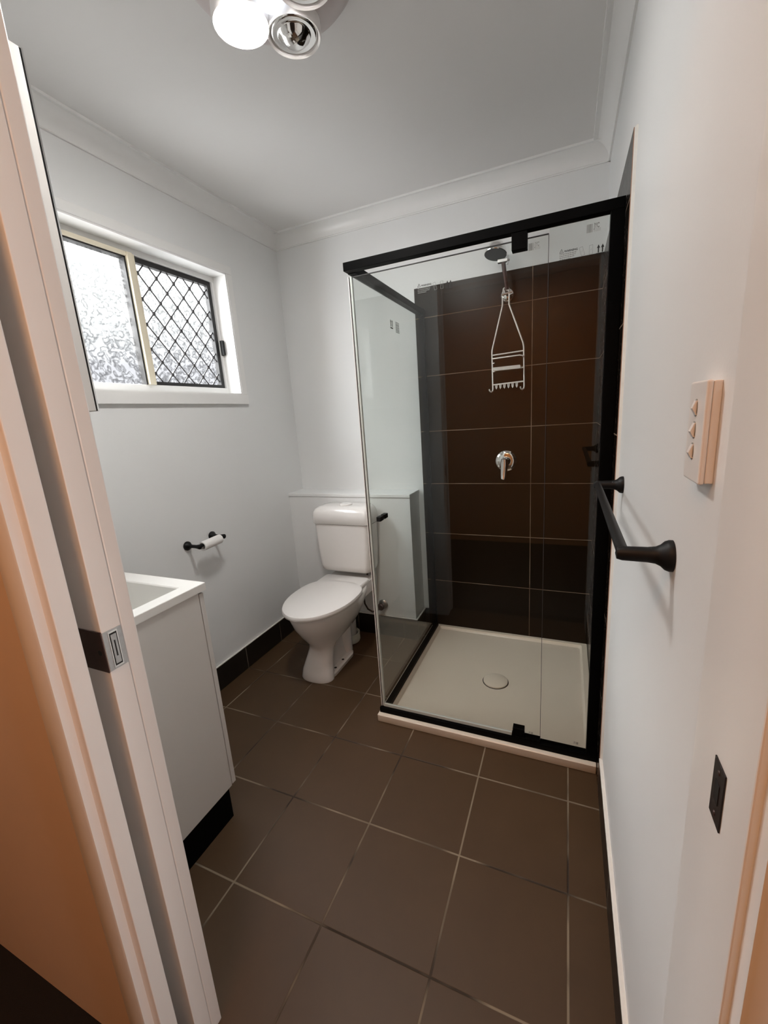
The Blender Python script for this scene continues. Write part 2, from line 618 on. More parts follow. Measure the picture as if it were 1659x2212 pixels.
# skirting tiles
SK = 0.130
struct(MB().box(0, 0.008, -1.46, BY - 0.009, 0, SK).build('baseboard_left', 'skirt_l'), 'dark skirting tiles along the left wall')
(lambda b: struct(b.build('baseboard_back', 'skirt_b'), 'dark skirting tiles along the boxed ledge'))(
    MB().box(0.0, BX + 0.008, BY - 0.009, BY, 0, SK).box(BX, 0.853, -0.009, 0, 0, SK))
struct(MB().box(BX - 0.001, BX + 0.008, BY, -0.009, 0, SK).build('baseboard_ledge', 'skirt_l'), 'dark skirting tile on the end of the boxed ledge')
struct(MB().box(XR - TT, XR, -1.868, TY - 0.001, 0, SK - 0.004).build('baseboard_right', 'skirt_l'), 'dark skirting tiles along the right wall')
(lambda b: struct(b.build('trim_6', 'grout'), 'pale grout line on top of the skirting tiles'))(
    MB().box(0, 0.0085, -1.46, BY - 0.009, SK, SK + 0.004).box(0, BX + 0.008, BY - 0.0095, BY, SK, SK + 0.004)
    .box(BX, BX + 0.0085, BY, -0.009, SK, SK + 0.004))
struct(MB().box(XR - TT - 0.001, XR, -1.868, TY - 0.001, SK - 0.004, SK + 0.004).build('trim_7', 'grout'), 'rough white grout on top of the right skirting')

# ------------------------------------------------------------------ window
win = frame_empty('window_1', 'small sliding window with obscure glass high on the left wall', (0, -0.93, 1.49))
AO = 0.040
fr = MB()
ay0, ay1, az0, az1 = WY0 - AO, WY1 + AO, WZ0 - 0.048, WZ1 + 0.040
fr.prism([(ay0, az0), (ay1, az0), (ay1, WZ0), (ay0, WZ0)], 'x', 0.0, 0.017)
fr.box(0.0, 0.015, ay0, ay1, WZ1, az1, 0.003)
fr.box(0.0, 0.015, WY1, ay1, WZ0, WZ1, 0.003)
fr.box(0.0, 0.015, ay0, WY0, WZ0, WZ1, 0.003)
fr.build('architrave', 'trim', win)
rv = MB()
rv.box(-0.075, 0.012, WY0 - 0.001, WY1 + 0.001, WZ1 - 0.006, WZ1 + 0.001)
rv.box(-0.075, 0.012, WY1 - 0.006, WY1 + 0.001, WZ0, WZ1)
rv.box(-0.075, 0.012, WY0 - 0.001, WY0 + 0.006, WZ0, WZ1)
rv.box(-0.075, 0.012, WY0, WY1, WZ0 - 0.001, WZ0 + 0.006)
rv.build('reveal', 'trim', win)
FX0, FX1 = -0.118, -0.070
gy0, gy1, gz0, gz1 = WY0 + 0.030, WY1 - 0.020, WZ0 + 0.040, WZ1 - 0.030
al = MB()
al.box(FX0, FX1, WY0, WY1, WZ0, gz0, 0.002)
al.box(FX0, FX1, WY0, gy0, gz0, gz1, 0.002)
al.box(FX0, FX1, gy1, WY1, gz0, gz1, 0.002)
al.box(FX0, FX1, WY0, WY1, gz1, WZ1, 0.002)
al.build('window_frame', 'trim', win)
YM = -0.952   # meeting stile
ms = MB()
ms.box(-0.100, -0.052, YM - 0.020, YM + 0.004, gz0, gz1, 0.002).box(-0.108, -0.062, YM + 0.004, YM + 0.020, gz0, gz1, 0.002)
ms.box(-0.100, -0.058, gy0, YM - 0.020, gz1 - 0.016, gz1, 0.001)
ms.build('meeting_stile', 'cream', win)
# fixed pane, left half
ga = MB()
ga.box(-0.098, -0.066, YM - 0.028, YM - 0.0205, gz0, gz1 - 0.016).box(-0.098, -0.066, gy0, YM - 0.0205, gz1 - 0.022, gz1 - 0.0155)
ga.build('glazing_gasket', 'rubber', win)
pa = MB().box(-0.094, -0.089, gy0, YM - 0.02, gz0, gz1 - 0.008).build('window_pane', 'obscure', win)
pb = MB().box(-0.114, -0.109, YM - 0.01, gy1, gz0, gz1).build('window_pane', 'obscure', win)
# security screen, right half
sc = MB()
sy0, sy1 = YM + 0.0205, gy1 - 0.004
sc.box(-0.100, -0.078, sy0, sy1, gz1 - 0.022, gz1 - 0.001).box(-0.100, -0.078, sy0, sy1, gz0 + 0.001, gz0 + 0.016)
sc.box(-0.100, -0.078, sy1 - 0.022, sy1, gz0 + 0.016, gz1 - 0.022).box(-0.100, -0.078, sy0, sy0 + 0.004, gz0 + 0.016, gz1 - 0.022)
scr = sc.build('security_screen', 'rubber', win)
me_ = MB()
cw, ch = 0.092, 0.103
ylo, yhi, zlo, zhi = sy0 + 0.002, sy1 - 0.020, gz0 + 0.014, gz1 - 0.020


def clip_seg(p, q):
    t0, t1 = 0.0, 1.0
    d = (q[0] - p[0], q[1] - p[1])
    for s, lo, hi in ((0, ylo, yhi), (1, zlo, zhi)):
        if abs(d[s]) < 1e-9:
            continue
        a, b = (lo - p[s]) / d[s], (hi - p[s]) / d[s]
        if a > b:
            a, b = b, a
        t0, t1 = max(t0, a), min(t1, b)
    if t1 - t0 < 0.01:
        return None
    return tuple((p[0] + d[0] * t, p[1] + d[1] * t) for t in (t0, t1))


for k in range(-14, 15):
    for sgn in (1, -1):
        y_ = (ylo + yhi) / 2 + k * cw
        sg = clip_seg((y_ - sgn * cw * 8, (zlo + zhi) / 2 - ch * 8), (y_ + sgn * cw * 8, (zlo + zhi) / 2 + ch * 8))
        if sg:
            me_.tube([(-0.088, sg[0][0], sg[0][1]), (-0.088, sg[1][0], sg[1][1])], 0.0029, 6)
for i in range(-12, 13):
    for j in range(-12, 13):
        if (i + j) % 2:
            continue
        y_, z_ = (ylo + yhi) / 2 + i * cw / 2, (zlo + zhi) / 2 + j * ch / 2
        if ylo + .004 < y_ < yhi - .004 and zlo + .004 < z_ < zhi - .004:
            me_.lathe([(0.0, -0.011), (0.0068, -0.006), (0.0068, 0.006), (0.0, 0.011)], (-0.088, y_, z_), n=8)
me_.build('diamond_mesh', 'screen', scr, smooth=True)
lt = MB().box(-0.072, -0.050, gy1 - 0.003, gy1 + 0.010, 1.700, 1.775, 0.003)
lt.build('sash_latch', 'matblack', win)

# ------------------------------------------------------------------ doorway
struct(MB().box(0.862, XJL, -1.9085, YF - 0.003, 0, 2.06, 0.0025).build('trim_8', 'trim'), 'white door jamb on the bathroom side of the pocket')
struct(MB().box(0.862, XJL, YH, -1.973, 0.0, 2.06, 0.002).build('trim_9', 'trim'), 'white door jamb on the hall side of the pocket')
rj = struct(MB().box(XJR, 1.776, YH, -1.868, 0, 2.06, 0.0015).build('trim_10', 'trim'), 'white right door jamb with a dark strike plate')
struct(MB().box(0.862, 1.776, YH, -1.882, 2.04, 2.06).build('trim_11', 'trim'), 'white head of the door frame')


def architrave(name, x_in, x_out, label, d=0.012):
    y0 = YH + 0.002
    w = x_out - x_in
    poly = [(x_in, y0), (x_in, y0 - d), (x_in + w * .06, y0 - d - 0.0015), (x_in + w * .55, y0 - d - 0.0015), (x_in + w * .88, y0 - d), (x_out, y0 - d + 0.004), (x_out, y0)]
    return struct(MB().prism(poly, 'z', 0.030, 2.12).build(name, 'trim', smooth=True, angle=35), label)


architrave('trim_12', 0.905, 0.845, 'white architrave left of the doorway', 0.017)
architrave('trim_13', 1.757, 1.817, 'white architrave right of the doorway', 0.019)

door = frame_empty('door_1', 'white sliding pocket door pushed back into the wall', (0.6, -1.926, 0))
MB().box(0.15, XJL, -1.943, -1.9095, 0.008, 2.035, 0.0012).build('door_leaf', 'trim', door)
# edge pull and flush plate
lz0, lz1 = 0.938, 1.009
pt = MB().box(XJL - 0.0005, XJL + 0.0012, -1.9425, -1.9105, lz0, lz1, 0.0004).build('edge_plate', 'steel', door)
MB().box(XJL + 0.001, XJL + 0.0019, -1.9345, -1.9185, lz0 + 0.003, lz1 - 0.003).build('rim', 'chrome', pt)
MB().box(XJL + 0.0015, XJL + 0.0021, -1.9328, -1.9202, lz0 + 0.006, lz1 - 0.006).build('recess', 'ink', pt)
MB().box(XJL + 0.0019, XJL + 0.0025, -1.9312, -1.9218, lz0 + 0.009, lz1 - 0.009).build('edge_pull', 'steel', pt)
MB().box(XJL + 0.0023, XJL + 0.0029, -1.9276, -1.9254, lz0 + 0.022, lz1 - 0.020).build('slot', 'ink', pt)
fp = MB().box(XJL - 0.060, XJL - 0.0005, -1.9445, -1.942, lz0 - 0.002, lz1 + 0.002, 0.0008)
fp = fp.build('flush_pull', 'darksteel', door)
MB().lathe([(0.0, 0), (0.005, 0), (0.005, 0.0006), (0.0, 0.0006)], (XJL - 0.012, -1.9444, 0.972), rot_to((0, -1, 0)), 16).build('screw_hole', 'ink', fp)
sp = MB().box(XJR - 0.0014, XJR, -1.957, -1.931, 0.955, 1.013, 0.0004).build('strike_plate', 'bronze', rj)
MB().box(XJR - 0.0019, XJR - 0.0012, -1.949, -1.939, 0.975, 0.995).build('strike_hole', 'ink', sp)
for z_ in (0.963, 1.005):
    MB().lathe([(0.0, 0), (0.0028, 0), (0.002, 0.0008), (0, 0.001)], (XJR - 0.0013, -1.944, z_), rot_to((-1, 0, 0)), 12).build('screw', 'darksteel', sp)

# ================================================================== shower
XT0, XT1 = 0.877, XR - TT - 0.001
YT0, YT1 = -0.884, -TT - 0.001
tray = thing('shower_tray', 'cream square shower tray on the floor inside the black-framed screen', 'shower tray', ((XT0 + XT1) / 2, -0.45, 0))
RIM = 0.036


def rect(x0, x1, y0, y1, z, r=0.0, n=6):
    if r <= 0:
        return [(x0, y0, z), (x1, y0, z), (x1, y1, z), (x0, y1, z)]
    out = []
    for cx, cy, a0 in ((x1 - r, y0 + r, -90), (x1 - r, y1 - r, 0), (x0 + r, y1 - r, 90), (x0 + r, y0 + r, 180)):
        for k in range(n + 1):
            a = math.radians(a0 + 90 * k / n)
            out.append((cx + r * math.cos(a), cy + r * math.sin(a), z))
    return out


b = MB()
rings = [rect(XT0 + .001, XT1, YT0 + .001, YT1, 0.0015, .004), rect(XT0, XT1, YT0, YT1, 0.004, .004), rect(XT0, XT1, YT0, YT1, RIM - .003, .004), rect(XT0 + .003, XT1 - .001, YT0 + .003, YT1 - .001, RIM, .004),
         rect(XT0 + .046, XT1 - .026, YT0 + .050, YT1 - .022, RIM, .010), rect(XT0 + .052, XT1 - .032, YT0 + .056, YT1 - .028, RIM - .010, .012),
         rect(XT0 + .056, XT1 - .036, YT0 + .060, YT1 - .032, RIM - .014, .014), rect(XT0 + .35, XT1 - .35, YT0 + .35, YT1 - .35, RIM - .018, .05)]
b.loft(rings)
b.build('basin', 'tray', tray, smooth=True, angle=30)
DX, DY = 1.330, -0.466
MB().lathe([(0.0, 0), (0.062, 0), (0.062, 0.0008), (0.0, 0.0008)], (DX, DY, RIM - .0178), n=40).build('drain_recess', 'ink', tray)  # flat black disc standing in for the shaded gap around the cover
MB().lathe([(0.0, 0), (0.058, 0), (0.058, 0.006), (0.054, 0.008), (0.0, 0.0085)], (DX, DY, RIM - .0172), n=40).build('drain_cover', 'tray', tray, smooth=True, angle=30)

ss = thing('shower_screen', 'black-framed glass shower enclosure with pivot door standing on the cream tray', 'shower screen', ((XT0 + XT1) / 2, -0.85, RIM))
ZT0, ZT1 = 1.838, 1.866
YS0, YS1 = -0.866, -0.834
b = MB().box(XT0, XT1, YS0, YS1, ZT0, ZT1, 0.001)
b.build('header_rail', 'black', ss)
MB().box(XT1 - 0.035, XT1, YS0 + .001, YS1, RIM, ZT0, 0.0008).build('wall_post', 'black', ss)
MB().box(XT0 + 0.006, XT1 - 0.035, YS0, YS1, RIM, 0.061, 0.001).build('bottom_rail', 'black', ss)
MB().box(XT0 + 0.001, XT0 + 0.032, YS1, -0.012, ZT0 - .002, ZT1 - .001, 0.0008).build('return_header', 'black', ss)
MB().box(XT0 + 0.014, XT0 + 0.040, YS1, -0.030, RIM, 0.054, 0.0008).build('return_rail', 'black', ss)
MB().box(XT0 + 0.002, XT0 + 0.028, -0.034, -0.0105, RIM, 1.872, 0.0008).build('wall_channel', 'black', ss)
GX = XT0 + 0.014
rp_ = MB().box(GX, GX + 0.006, YS1 - 0.004, -0.020, 0.050, ZT0 + .004).build('return_pane', 'glass', ss)
XD = 1.5565
dp = MB().box(0.897, XD, -0.853, -0.847, 0.070, 1.819).build('door_pane', 'glass', ss)
fx = MB().box(XD + 0.003, XT1 - 0.030, -0.853, -0.847, 0.056, ZT0 + .004).build('fixed_pane', 'glass', ss)
MB().box(0.8885, 0.8915, -0.858, -0.842, 0.064, 1.819, 0.0006).build('edge_seal', 'plastic', dp)
MB().box(0.8917, 0.8947, -0.855, -0.842, 0.064, 1.819).build('gasket', 'rubber', dp)
MB().box(0.8949, 0.9025, -0.8555, -0.8445, 0.064, 1.819, 0.0006).build('clear_seal', 'seal', dp)
MB().box(0.898, 1.452, -0.855, -0.846, 0.0615, 0.0755, 0.0008).build('bottom_seal', 'seal', dp)
MB().box(0.8975, XD, -0.8535, -0.8465, 1.8175, 1.8195).build('top_edge', 'greyspray', dp)
MB().box(XD - 0.0003, XD + 0.0012, -0.8532, -0.8468, 0.070, 1.819).build('side_edge', 'greyspray', dp)
MB().box(1.452, 1.497, -0.864, -0.836, 1.789, ZT0, 0.0015).build('pivot_bracket', 'black', ss)
MB().box(1.456, 1.499, -0.864, -0.836, 0.061, 0.105, 0.0015).build('pivot_bracket', 'black', ss)
MB().box(1.452, 1.556, -0.8662, -0.836, 0.060, 0.072, 0.0008).build('pivot_rail', 'black', ss)
MB().box(0.945, 0.963, -0.888, -0.856, 0.928, 0.946, 0.0012).build('door_knob', 'matblack', dp)
MB().box(0.945, 0.963, -0.846, -0.812, 0.928, 0.946, 0.0012).build('door_knob', 'matblack', dp)


def xz(x, y, z, flip=False):
    """sheet frame facing -y (flip: seen from behind, mirrored)"""
    s = -1 if flip else 1
    return Matrix(((s, 0, 0, x), (0, 0, -s if flip else 1, y), (0, 1, 0, z), (0, 0, 0, 1)))


def warn_print(parent, x, y, z):
    """printed handling marks on a glass pane; z is the foot of the arrows"""
    ink = MB()
    tri = ((0.0, .0195), (.0105, .0195), (.00525, .0295))
    for a, b_ in zip(tri, tri[1:] + tri[:1]):
        ink.tube([(x + a[0], y, z + a[1]), (x + b_[0], y, z + b_[1])], 0.0006, 4)
    ink.box(x + .0047, x + .0058, y - .0002, y, z + .0215, z + .0255)
    ink.text('WARNING', 0.0074, xz(x + .0125, y, z + .0200), 0.00022)
    for ax in (.1025, .1130):
        c = x + ax
        MB().prism([(c - .0016, z + .002), (c + .0016, z + .002), (c + .0016, z + .014), (c + .0041, z + .014), (c, z + .023), (c - .0041, z + .014), (c - .0016, z + .014)], 'y', y - .0003, y).build('arrow_mark', 'ink', parent)
    MB().box(x + .097, x + .1185, y - .0003, y, z - .0015, z + .0010).build('underline_mark', 'ink', parent)
    ink.build('warning_mark', 'ink', parent)
    g = MB()
    for r in range(4):
        zz = z + .0145 - r * .0047
        c, end = x, x + (.045, .043, .041, .030)[r]
        while c < end:
            l = random.uniform(.0025, .006)
            g.box(c, min(c + l, end), y - .0002, y, zz, zz + .0020)
            c += l + .0011
    g.build('fine_print', 'greyink', parent)
    o = MB()
    for cx_, an, hw in ((.060, 16, .0044), (.0835, 0, .0044)):
        ca, sa = math.cos(math.radians(an)), math.sin(math.radians(an))
        pts = [(x + cx_ + a * ca - b_ * sa, y, z + .0135 + a * sa + b_ * ca) for a, b_ in ((-hw, -.0115), (hw, -.0115), (hw, .0115), (-hw, .0115), (-hw, -.0115))]
        for p, q in zip(pts, pts[1:]):
            o.tube([p, q], 0.00042, 4)
        o.prism([(x + cx_ - .0012, z + .010), (x + cx_ + .0003, z + .013), (x + cx_ + .0014, z + .018), (x + cx_ - .0002, z + .014)], 'y', y - .0002, y)
    o.build('pictograms', 'greyink', parent)


def jyc_print(parent, x, y, z, h, back=False):
    """coded stamp with three letters; z is the foot of the letters, h their height"""
    g = MB()
    s = -1 if back else 1
    u = h / 0.0125
    for c, w in ((0, .0018), (.0024, .0010), (.0040, .0022), (.0068, .0034), (.0108, .0008), (.0124, .0020)):
        x0, x1 = sorted((x + s * c * u, x + s * (c + w) * u))
        g.box(x0, x1, y - .0002, y, z - h * .75, z + h * .95)
    sc_ = Matrix.Diagonal((0.52, 1, 1, 1))
    g.text('JYC', h * 1.40, xz(x + s * .0182 * u, y - .0002, z, back) @ sc_, 0.0007 * u)
    g.build('glass_stamp', 'greyink', parent)
    f = MB()
    for r in range(3):
        x0, x1 = sorted((x + s * .018 * u, x + s * .036 * u))
        f.box(x0, x1, y - .0002, y, z - h * (.25 + .22 * r), z - h * (.14 + .22 * r))
    f.build('fine_print', 'paleink', parent)


YP = -0.8534
warn_print(fx, 1.5875, YP, 1.7395)
jyc_print(fx, 1.6580, YP, 1.8065, 0.0125)
jyc_print(dp, 1.5010, YP, 1.7915, 0.0115)
warn_print(dp, 1.1460, YP, 1.7235)
jyc_print(dp, 1.531, YP, 0.090, 0.006, True)
jyc_print(fx, 1.690, YP, 0.090, 0.006, True)
# marks on the return pane, facing out (mirrored from inside)
rm = MB()
for k in range(2):
    yy = -0.487 + k * .016
    rm.prism([(yy - .003, 1.712), (yy + .003, 1.712), (yy + .003, 1.732), (yy + .006, 1.732), (yy, 1.741), (yy - .006, 1.732), (yy - .003, 1.732)], 'x', GX + .006, GX + .0064)
rm.box(GX + .006, GX + .0064, -0.494, -0.464, 1.704, 1.709)
rm.build('handling_marks', 'ink', rp_)
rf = MB()
for r in range(8):
    rf.box(GX + .006, GX + .0063, -0.430, -0.385, 1.738 - r * .006, 1.7405 - r * .006)
rf.build('fine_print', 'greyink', rp_)

# shower head on its arm
sh = thing('overhead_shower', 'chrome fixed shower rose on a thin arm above the wire caddy', 'shower head', (1.335, -TT, 1.864))
MB().lathe([(0, -0.0015), (0.034, -0.0015), (0.034, 0.004), (0.026, 0.014), (0.014, 0.019), (0, 0.019)], (1.334, -TT - .001, 1.868), rot_to((0, -1, 0))).build('wall_flange', 'chrome', sh, smooth=True)
MB().tube([(1.336, -TT - .010, 1.868), (1.341, -0.055, 1.862), (1.344, -0.085, 1.866), (1.341, -0.100, 1.885)], 0.010, 14).build('elbow', 'chrome', sh, smooth=True)
MB().tube([(1.3436, -0.098, 1.872), (1.333, -0.105, 1.950), (1.3275, -0.108, 2.000)], 0.0095, 14).build('arm', 'darksteel', sh, smooth=True)
MB().tube([(1.320, -0.100, 1.852), (1.368, -0.096, 1.860)], 0.0055, 10).build('lock_screw', 'chrome', sh, smooth=True)
MB().box(1.303, 1.349, -0.119, -0.097, 1.988, 2.003, 0.002).build('swivel_bracket', 'steel', sh)
wb = MB().tube([(1.345, -0.108, 1.995), (1.356, -0.108, 1.998)], 0.006, 12)
wb.tube([(1.347, -0.108, 1.978), (1.349, -0.108, 2.014)], 0.0034, 8)
wb.build('wing_nut', 'steel', sh, smooth=True)
hd_ax = rot_to((-0.12, -0.26, -1.0))
hp = Vector((1.296, -0.128, 2.024))
hh = MB().lathe([(0.0, -0.052), (0.018, -0.051), (0.034, -0.043), (0.044, -0.028), (0.050, -0.008), (0.052, 0.0), (0.050, 0.003)], hp, hd_ax, 36, cap=False)
hh.build('rose_body', 'chrome', sh, smooth=True)
MB().lathe([(0.0, 0.004), (0.040, 0.0045), (0.0495, 0.003), (0.0505, 0.0), (0.0, -0.001)], hp, hd_ax, 36).build('spray_face', 'greyspray', sh, smooth=True)

# mixer
mx_ = thing('shower_mixer', 'round chrome shower mixer with lever on the dark tiles', 'mixer tap', (1.325, -TT, 1.052))
MB().lathe([(0, 0), (0.055, 0), (0.055, 0.003), (0.050, 0.008), (0.034, 0.011), (0, 0.012)], (1.326, -TT - .0002, 1.052), rot_to((0, -1, 0)), 40).build('cover_plate', 'chrome', mx_, smooth=True)
MB().lathe([(0, 0), (0.026, 0), (0.0255, 0.022), (0.023, 0.034), (0.015, 0.040), (0, 0.041)], (1.326, -TT - .011, 1.052), rot_to((0, -1, 0)), 32).build('body', 'chrome', mx_, smooth=True)


def ell(cx, cy, cz, a, bb, n=16):
    return [(cx + a * math.cos(2 * math.pi * k / n), cy + bb * math.sin(2 * math.pi * k / n), cz) for k in range(n)]


MB().loft([ell(1.323, -0.060, 1.071, .006, .005), ell(1.323, -0.060, 1.067, .017, .012), ell(1.323, -0.062, 1.045, .020, .013), ell(1.322, -0.068, 1.010, .018, .010),
           ell(1.3205, -0.076, 0.978, .0145, .007), ell(1.3195, -0.080, 0.966, .012, .006), ell(1.319, -0.081, 0.962, .006, .003)]).build('lever', 'chrome', mx_, smooth=True)

# wire caddy hanging from the arm
YC = -0.104
cdy = thing('shower_caddy', 'white wire shower caddy hanging from the shower arm', 'shower caddy', (1.345, YC, 1.42))
W = 0.0034
xl, xr_ = 1.274, 1.421
fm = MB()
zt, zsh = 1.838, 1.622
fm.tube([(1.3232, YC, 1.805), (1.273, YC, zsh - .012), (1.272, YC, zsh - .028), (xl + .001, YC, 1.425), (xl - .001, YC - .002, 1.415), (xl - .006, YC - .010, 1.411), (xl - .012, YC - .018, 1.416), (xl - .014, YC - .021, 1.424)], W, 8)
fm.tube([(1.3535, YC, 1.805), (1.418, YC, zsh + .004), (1.421, YC, zsh - .016), (xr_ + .003, YC, 1.425), (xr_ + .001, YC - .002, 1.415), (xr_ - .005, YC - .010, 1.411), (xr_ - .011, YC - .018, 1.416), (xr_ - .013, YC - .021, 1.424)], W, 8)
fm.tube([(1.3232, YC, 1.805), (1.3235, YC + .003, 1.845), (1.327, YC + .010, 1.880), (1.3385, YC + .014, 1.889), (1.350, YC + .010, 1.880), (1.3535, YC + .003, 1.845), (1.3535, YC, 1.805)], W, 8)
fm.build('wire_frame', 'wire', cdy, smooth=True)
r1 = MB().tube([(xl - .001, YC, 1.585), (1.4225, YC, 1.590)], W * .9, 8)
r1.tube([(xl - .001, YC, 1.566), (xl + .002, YC - .020, 1.566), (xl + .012, YC - .026, 1.5665), (1.405, YC - .026, 1.569), (1.418, YC - .018, 1.566), (1.4225, YC, 1.560)], W * .9, 8)
r1.tube([(xl, YC, 1.547), (xl + .010, YC - .004, 1.548)], W * .9, 8)
r1.build('shelf_rail', 'wire', cdy, smooth=True)
d = MB()
d.loft([[(xl + .004, YC - .004, 1.5235), (1.408, YC - .004, 1.5235), (1.408, YC - .046, 1.5235), (xl + .004, YC - .046, 1.5235)],
        [(xl + .010, YC - .010, 1.508), (1.412, YC - .010, 1.508), (1.412, YC - .040, 1.508), (xl + .010, YC - .040, 1.508)]])
d.tube([(1.405, YC - .004, 1.513), (1.4235, YC, 1.513)], W * .9, 8).tube([(xl - .001, YC, 1.507), (xl + .014, YC - .010, 1.508)], W * .9, 8)
d.build('soap_dish', 'wire', cdy)
MB().tube([(xl, YC, 1.4445), (xr_ + .003, YC, 1.4490)], W, 8).build('hook_rail', 'wire', cdy, smooth=True)
for k in range(6):
    hx = 1.292 + k * 0.0195
    MB().tube([(hx - .0035, YC, 1.445), (hx - .0025, YC - .001, 1.430), (hx, YC - .003, 1.4235), (hx + .0028, YC - .001, 1.430), (hx + .0035, YC, 1.445)], W * .72, 6).build('hook', 'wire', cdy, smooth=True)

# ================================================================== toilet
toi = thing('toilet', 'white close-coupled ceramic toilet with closed seat against the boxed ledge', 'toilet', (0.46, -0.55, 0))


def egg(xc, hw, yf, yb, z, n=40, pf=2.0, pb=2.6, split=0.42):
    """egg-shaped ring: yf front tip, yb back"""
    ym = yb + (yf - yb) * split
    out = []
    for k in range(n):
        a = 2 * math.pi * k / n
        c, s = math.cos(a), math.sin(a)
        p = pf if s < 0 else pb
        ex = abs(c) ** (2 / p) * (1 if c >= 0 else -1)
        ey = abs(s) ** (2 / p)
        y = ym + ey * ((yf - ym) if s < 0 else (yb - ym))
        out.append((xc + hw * ex, y, z))
    return out


def ped(xc, hwf, hwr, yf, ys, yb, z):
    """pedestal ring: rounded front, pinched in behind ys"""
    pts = []
    for k in range(10):
        t = k / 10
        e_ = min(1, t / 0.2)
        e_ = e_ * e_ * (3 - 2 * e_)
        pts.append((xc + hwf + (hwr - hwf) * e_, ys + (yb - ys) * t, z))
    for k in range(10):
        t = 1 - k / 10
        e_ = min(1, t / 0.2)
        e_ = e_ * e_ * (3 - 2 * e_)
        pts.append((xc - hwf - (hwr - hwf) * e_, ys + (yb - ys) * t, z))
    for k in range(20):
        a = math.pi + math.pi * k / 20
        c, s = math.cos(a), math.sin(a)
        pts.append((xc + hwf * abs(c) ** (2 / 2.5) * (1 if c >= 0 else -1), ys - (ys - yf) * abs(s) ** (2 / 2.5), z))
    return pts


pan = MB()
pan.loft([ped(0.438, 0.092, 0.060, -0.732, -0.668, -0.40, 0.0), ped(0.438, 0.094, 0.060, -0.735, -0.668, -0.40, 0.010), ped(0.439, 0.088, 0.050, -0.724, -0.660, -0.40, 0.050),
          ped(0.442, 0.074, 0.044, -0.694, -0.630, -0.39, 0.115), ped(0.445, 0.068, 0.044, -0.682, -0.610, -0.38, 0.155), ped(0.448, 0.074, 0.050, -0.690, -0.590, -0.36, 0.178),
          egg(0.452, 0.096, -0.722, -0.34, 0.212), egg(0.456, 0.130, -0.768, -0.32, 0.270), egg(0.459, 0.153, -0.804, -0.30, 0.325), egg(0.460, 0.165, -0.824, -0.28, 0.372), egg(0.460, 0.168, -0.828, -0.27, 0.395), egg(0.460, 0.164, -0.824, -0.27, 0.402)])
pan.build('pan', 'ceramic', toi, smooth=True, angle=60)
sh_ = MB().loft([rect(0.335, 0.585, -0.40, BY - .012, 0.330, .03), rect(0.315, 0.600, -0.42, BY - .012, 0.385, .035), rect(0.318, 0.597, -0.42, BY - .012, 0.412, .035)])
sh_.build('pan_shelf', 'ceramic', toi, smooth=True)
fl = MB()
fl.loft([rect(0.350, 0.526, -0.690, -0.40, 0.0, .055, 8), rect(0.348, 0.528, -0.692, -0.40, 0.018, .055, 8), rect(0.356, 0.520, -0.684, -0.41, 0.026, .05, 8)])
ft = fl.build('foot', 'ceramic', toi, smooth=True)
for hx, hy in ((0.5085, -0.530), (0.5075, -0.612)):
    MB().lathe([(0, 0), (0.0075, 0), (0.0075, 0.0012), (0, 0.0012)], (hx, hy, 0.0255), n=16).build('screw_hole', 'ink', ft)
tp_ = MB().tube([(0.452, -0.42, 0.300), (0.455, -0.430, 0.250), (0.460, -0.435, 0.180), (0.465, -0.432, 0.120), (0.466, -0.428, 0.070), (0.466, -0.425, 0.020)], 0.05, 20, radii=[.075, .066, .056, .050, .046, .045])
tp_.build('trapway', 'ceramic', toi, smooth=True)
MB().tube([(0.440, -0.330, 0.290), (0.432, -0.305, 0.250), (0.428, -0.295, 0.20), (0.427, -0.293, 0.05)], 0.046, 24).build('waste_pipe', 'pvc', toi, smooth=True)
MB().lathe([(0.048, 0.002), (0.061, 0.002), (0.064, 0.010), (0.064, 0.030), (0.061, 0.040), (0.064, 0.042), (0.064, 0.056), (0.058, 0.058), (0.055, 0.050), (0.052, 0.050)], (0.427, -0.293, 0.0), n=32, cap=False).build('pipe_collar', 'pvc2', toi, smooth=True)
# seat lid: egg with hinge tab
sl = MB()
lx = 0.460
sl.loft([egg(lx, 0.176, -0.842, -0.385, 0.4035, pb=3), egg(lx, 0.183, -0.850, -0.380, 0.409, pb=3), egg(lx, 0.184, -0.851, -0.380, 0.420, pb=3), egg(lx, 0.181, -0.847, -0.382, 0.428, pb=3), egg(lx, 0.165, -0.825, -0.388, 0.4325, pb=3), egg(lx, 0.10, -0.74, -0.42, 0.435, pb=3)])
lid = sl.build('seat_lid', 'plastic', toi, smooth=True, angle=50)
hg = MB().loft([rect(0.318, 0.602, -0.47, -0.305, 0.412, .02), rect(0.316, 0.604, -0.47, -0.303, 0.424, .02), rect(0.322, 0.598, -0.47, -0.309, 0.4315, .02)])
hg.build('hinge_tab', 'plastic', lid, smooth=True, angle=50)
# cistern
CX, CYF, CYB = 0.446, -0.318, BY - 0.0105


def cring(hw, yf, yb, z, r=.035):
    return rect(CX - hw, CX + hw, yf, yb, z, r, 8)


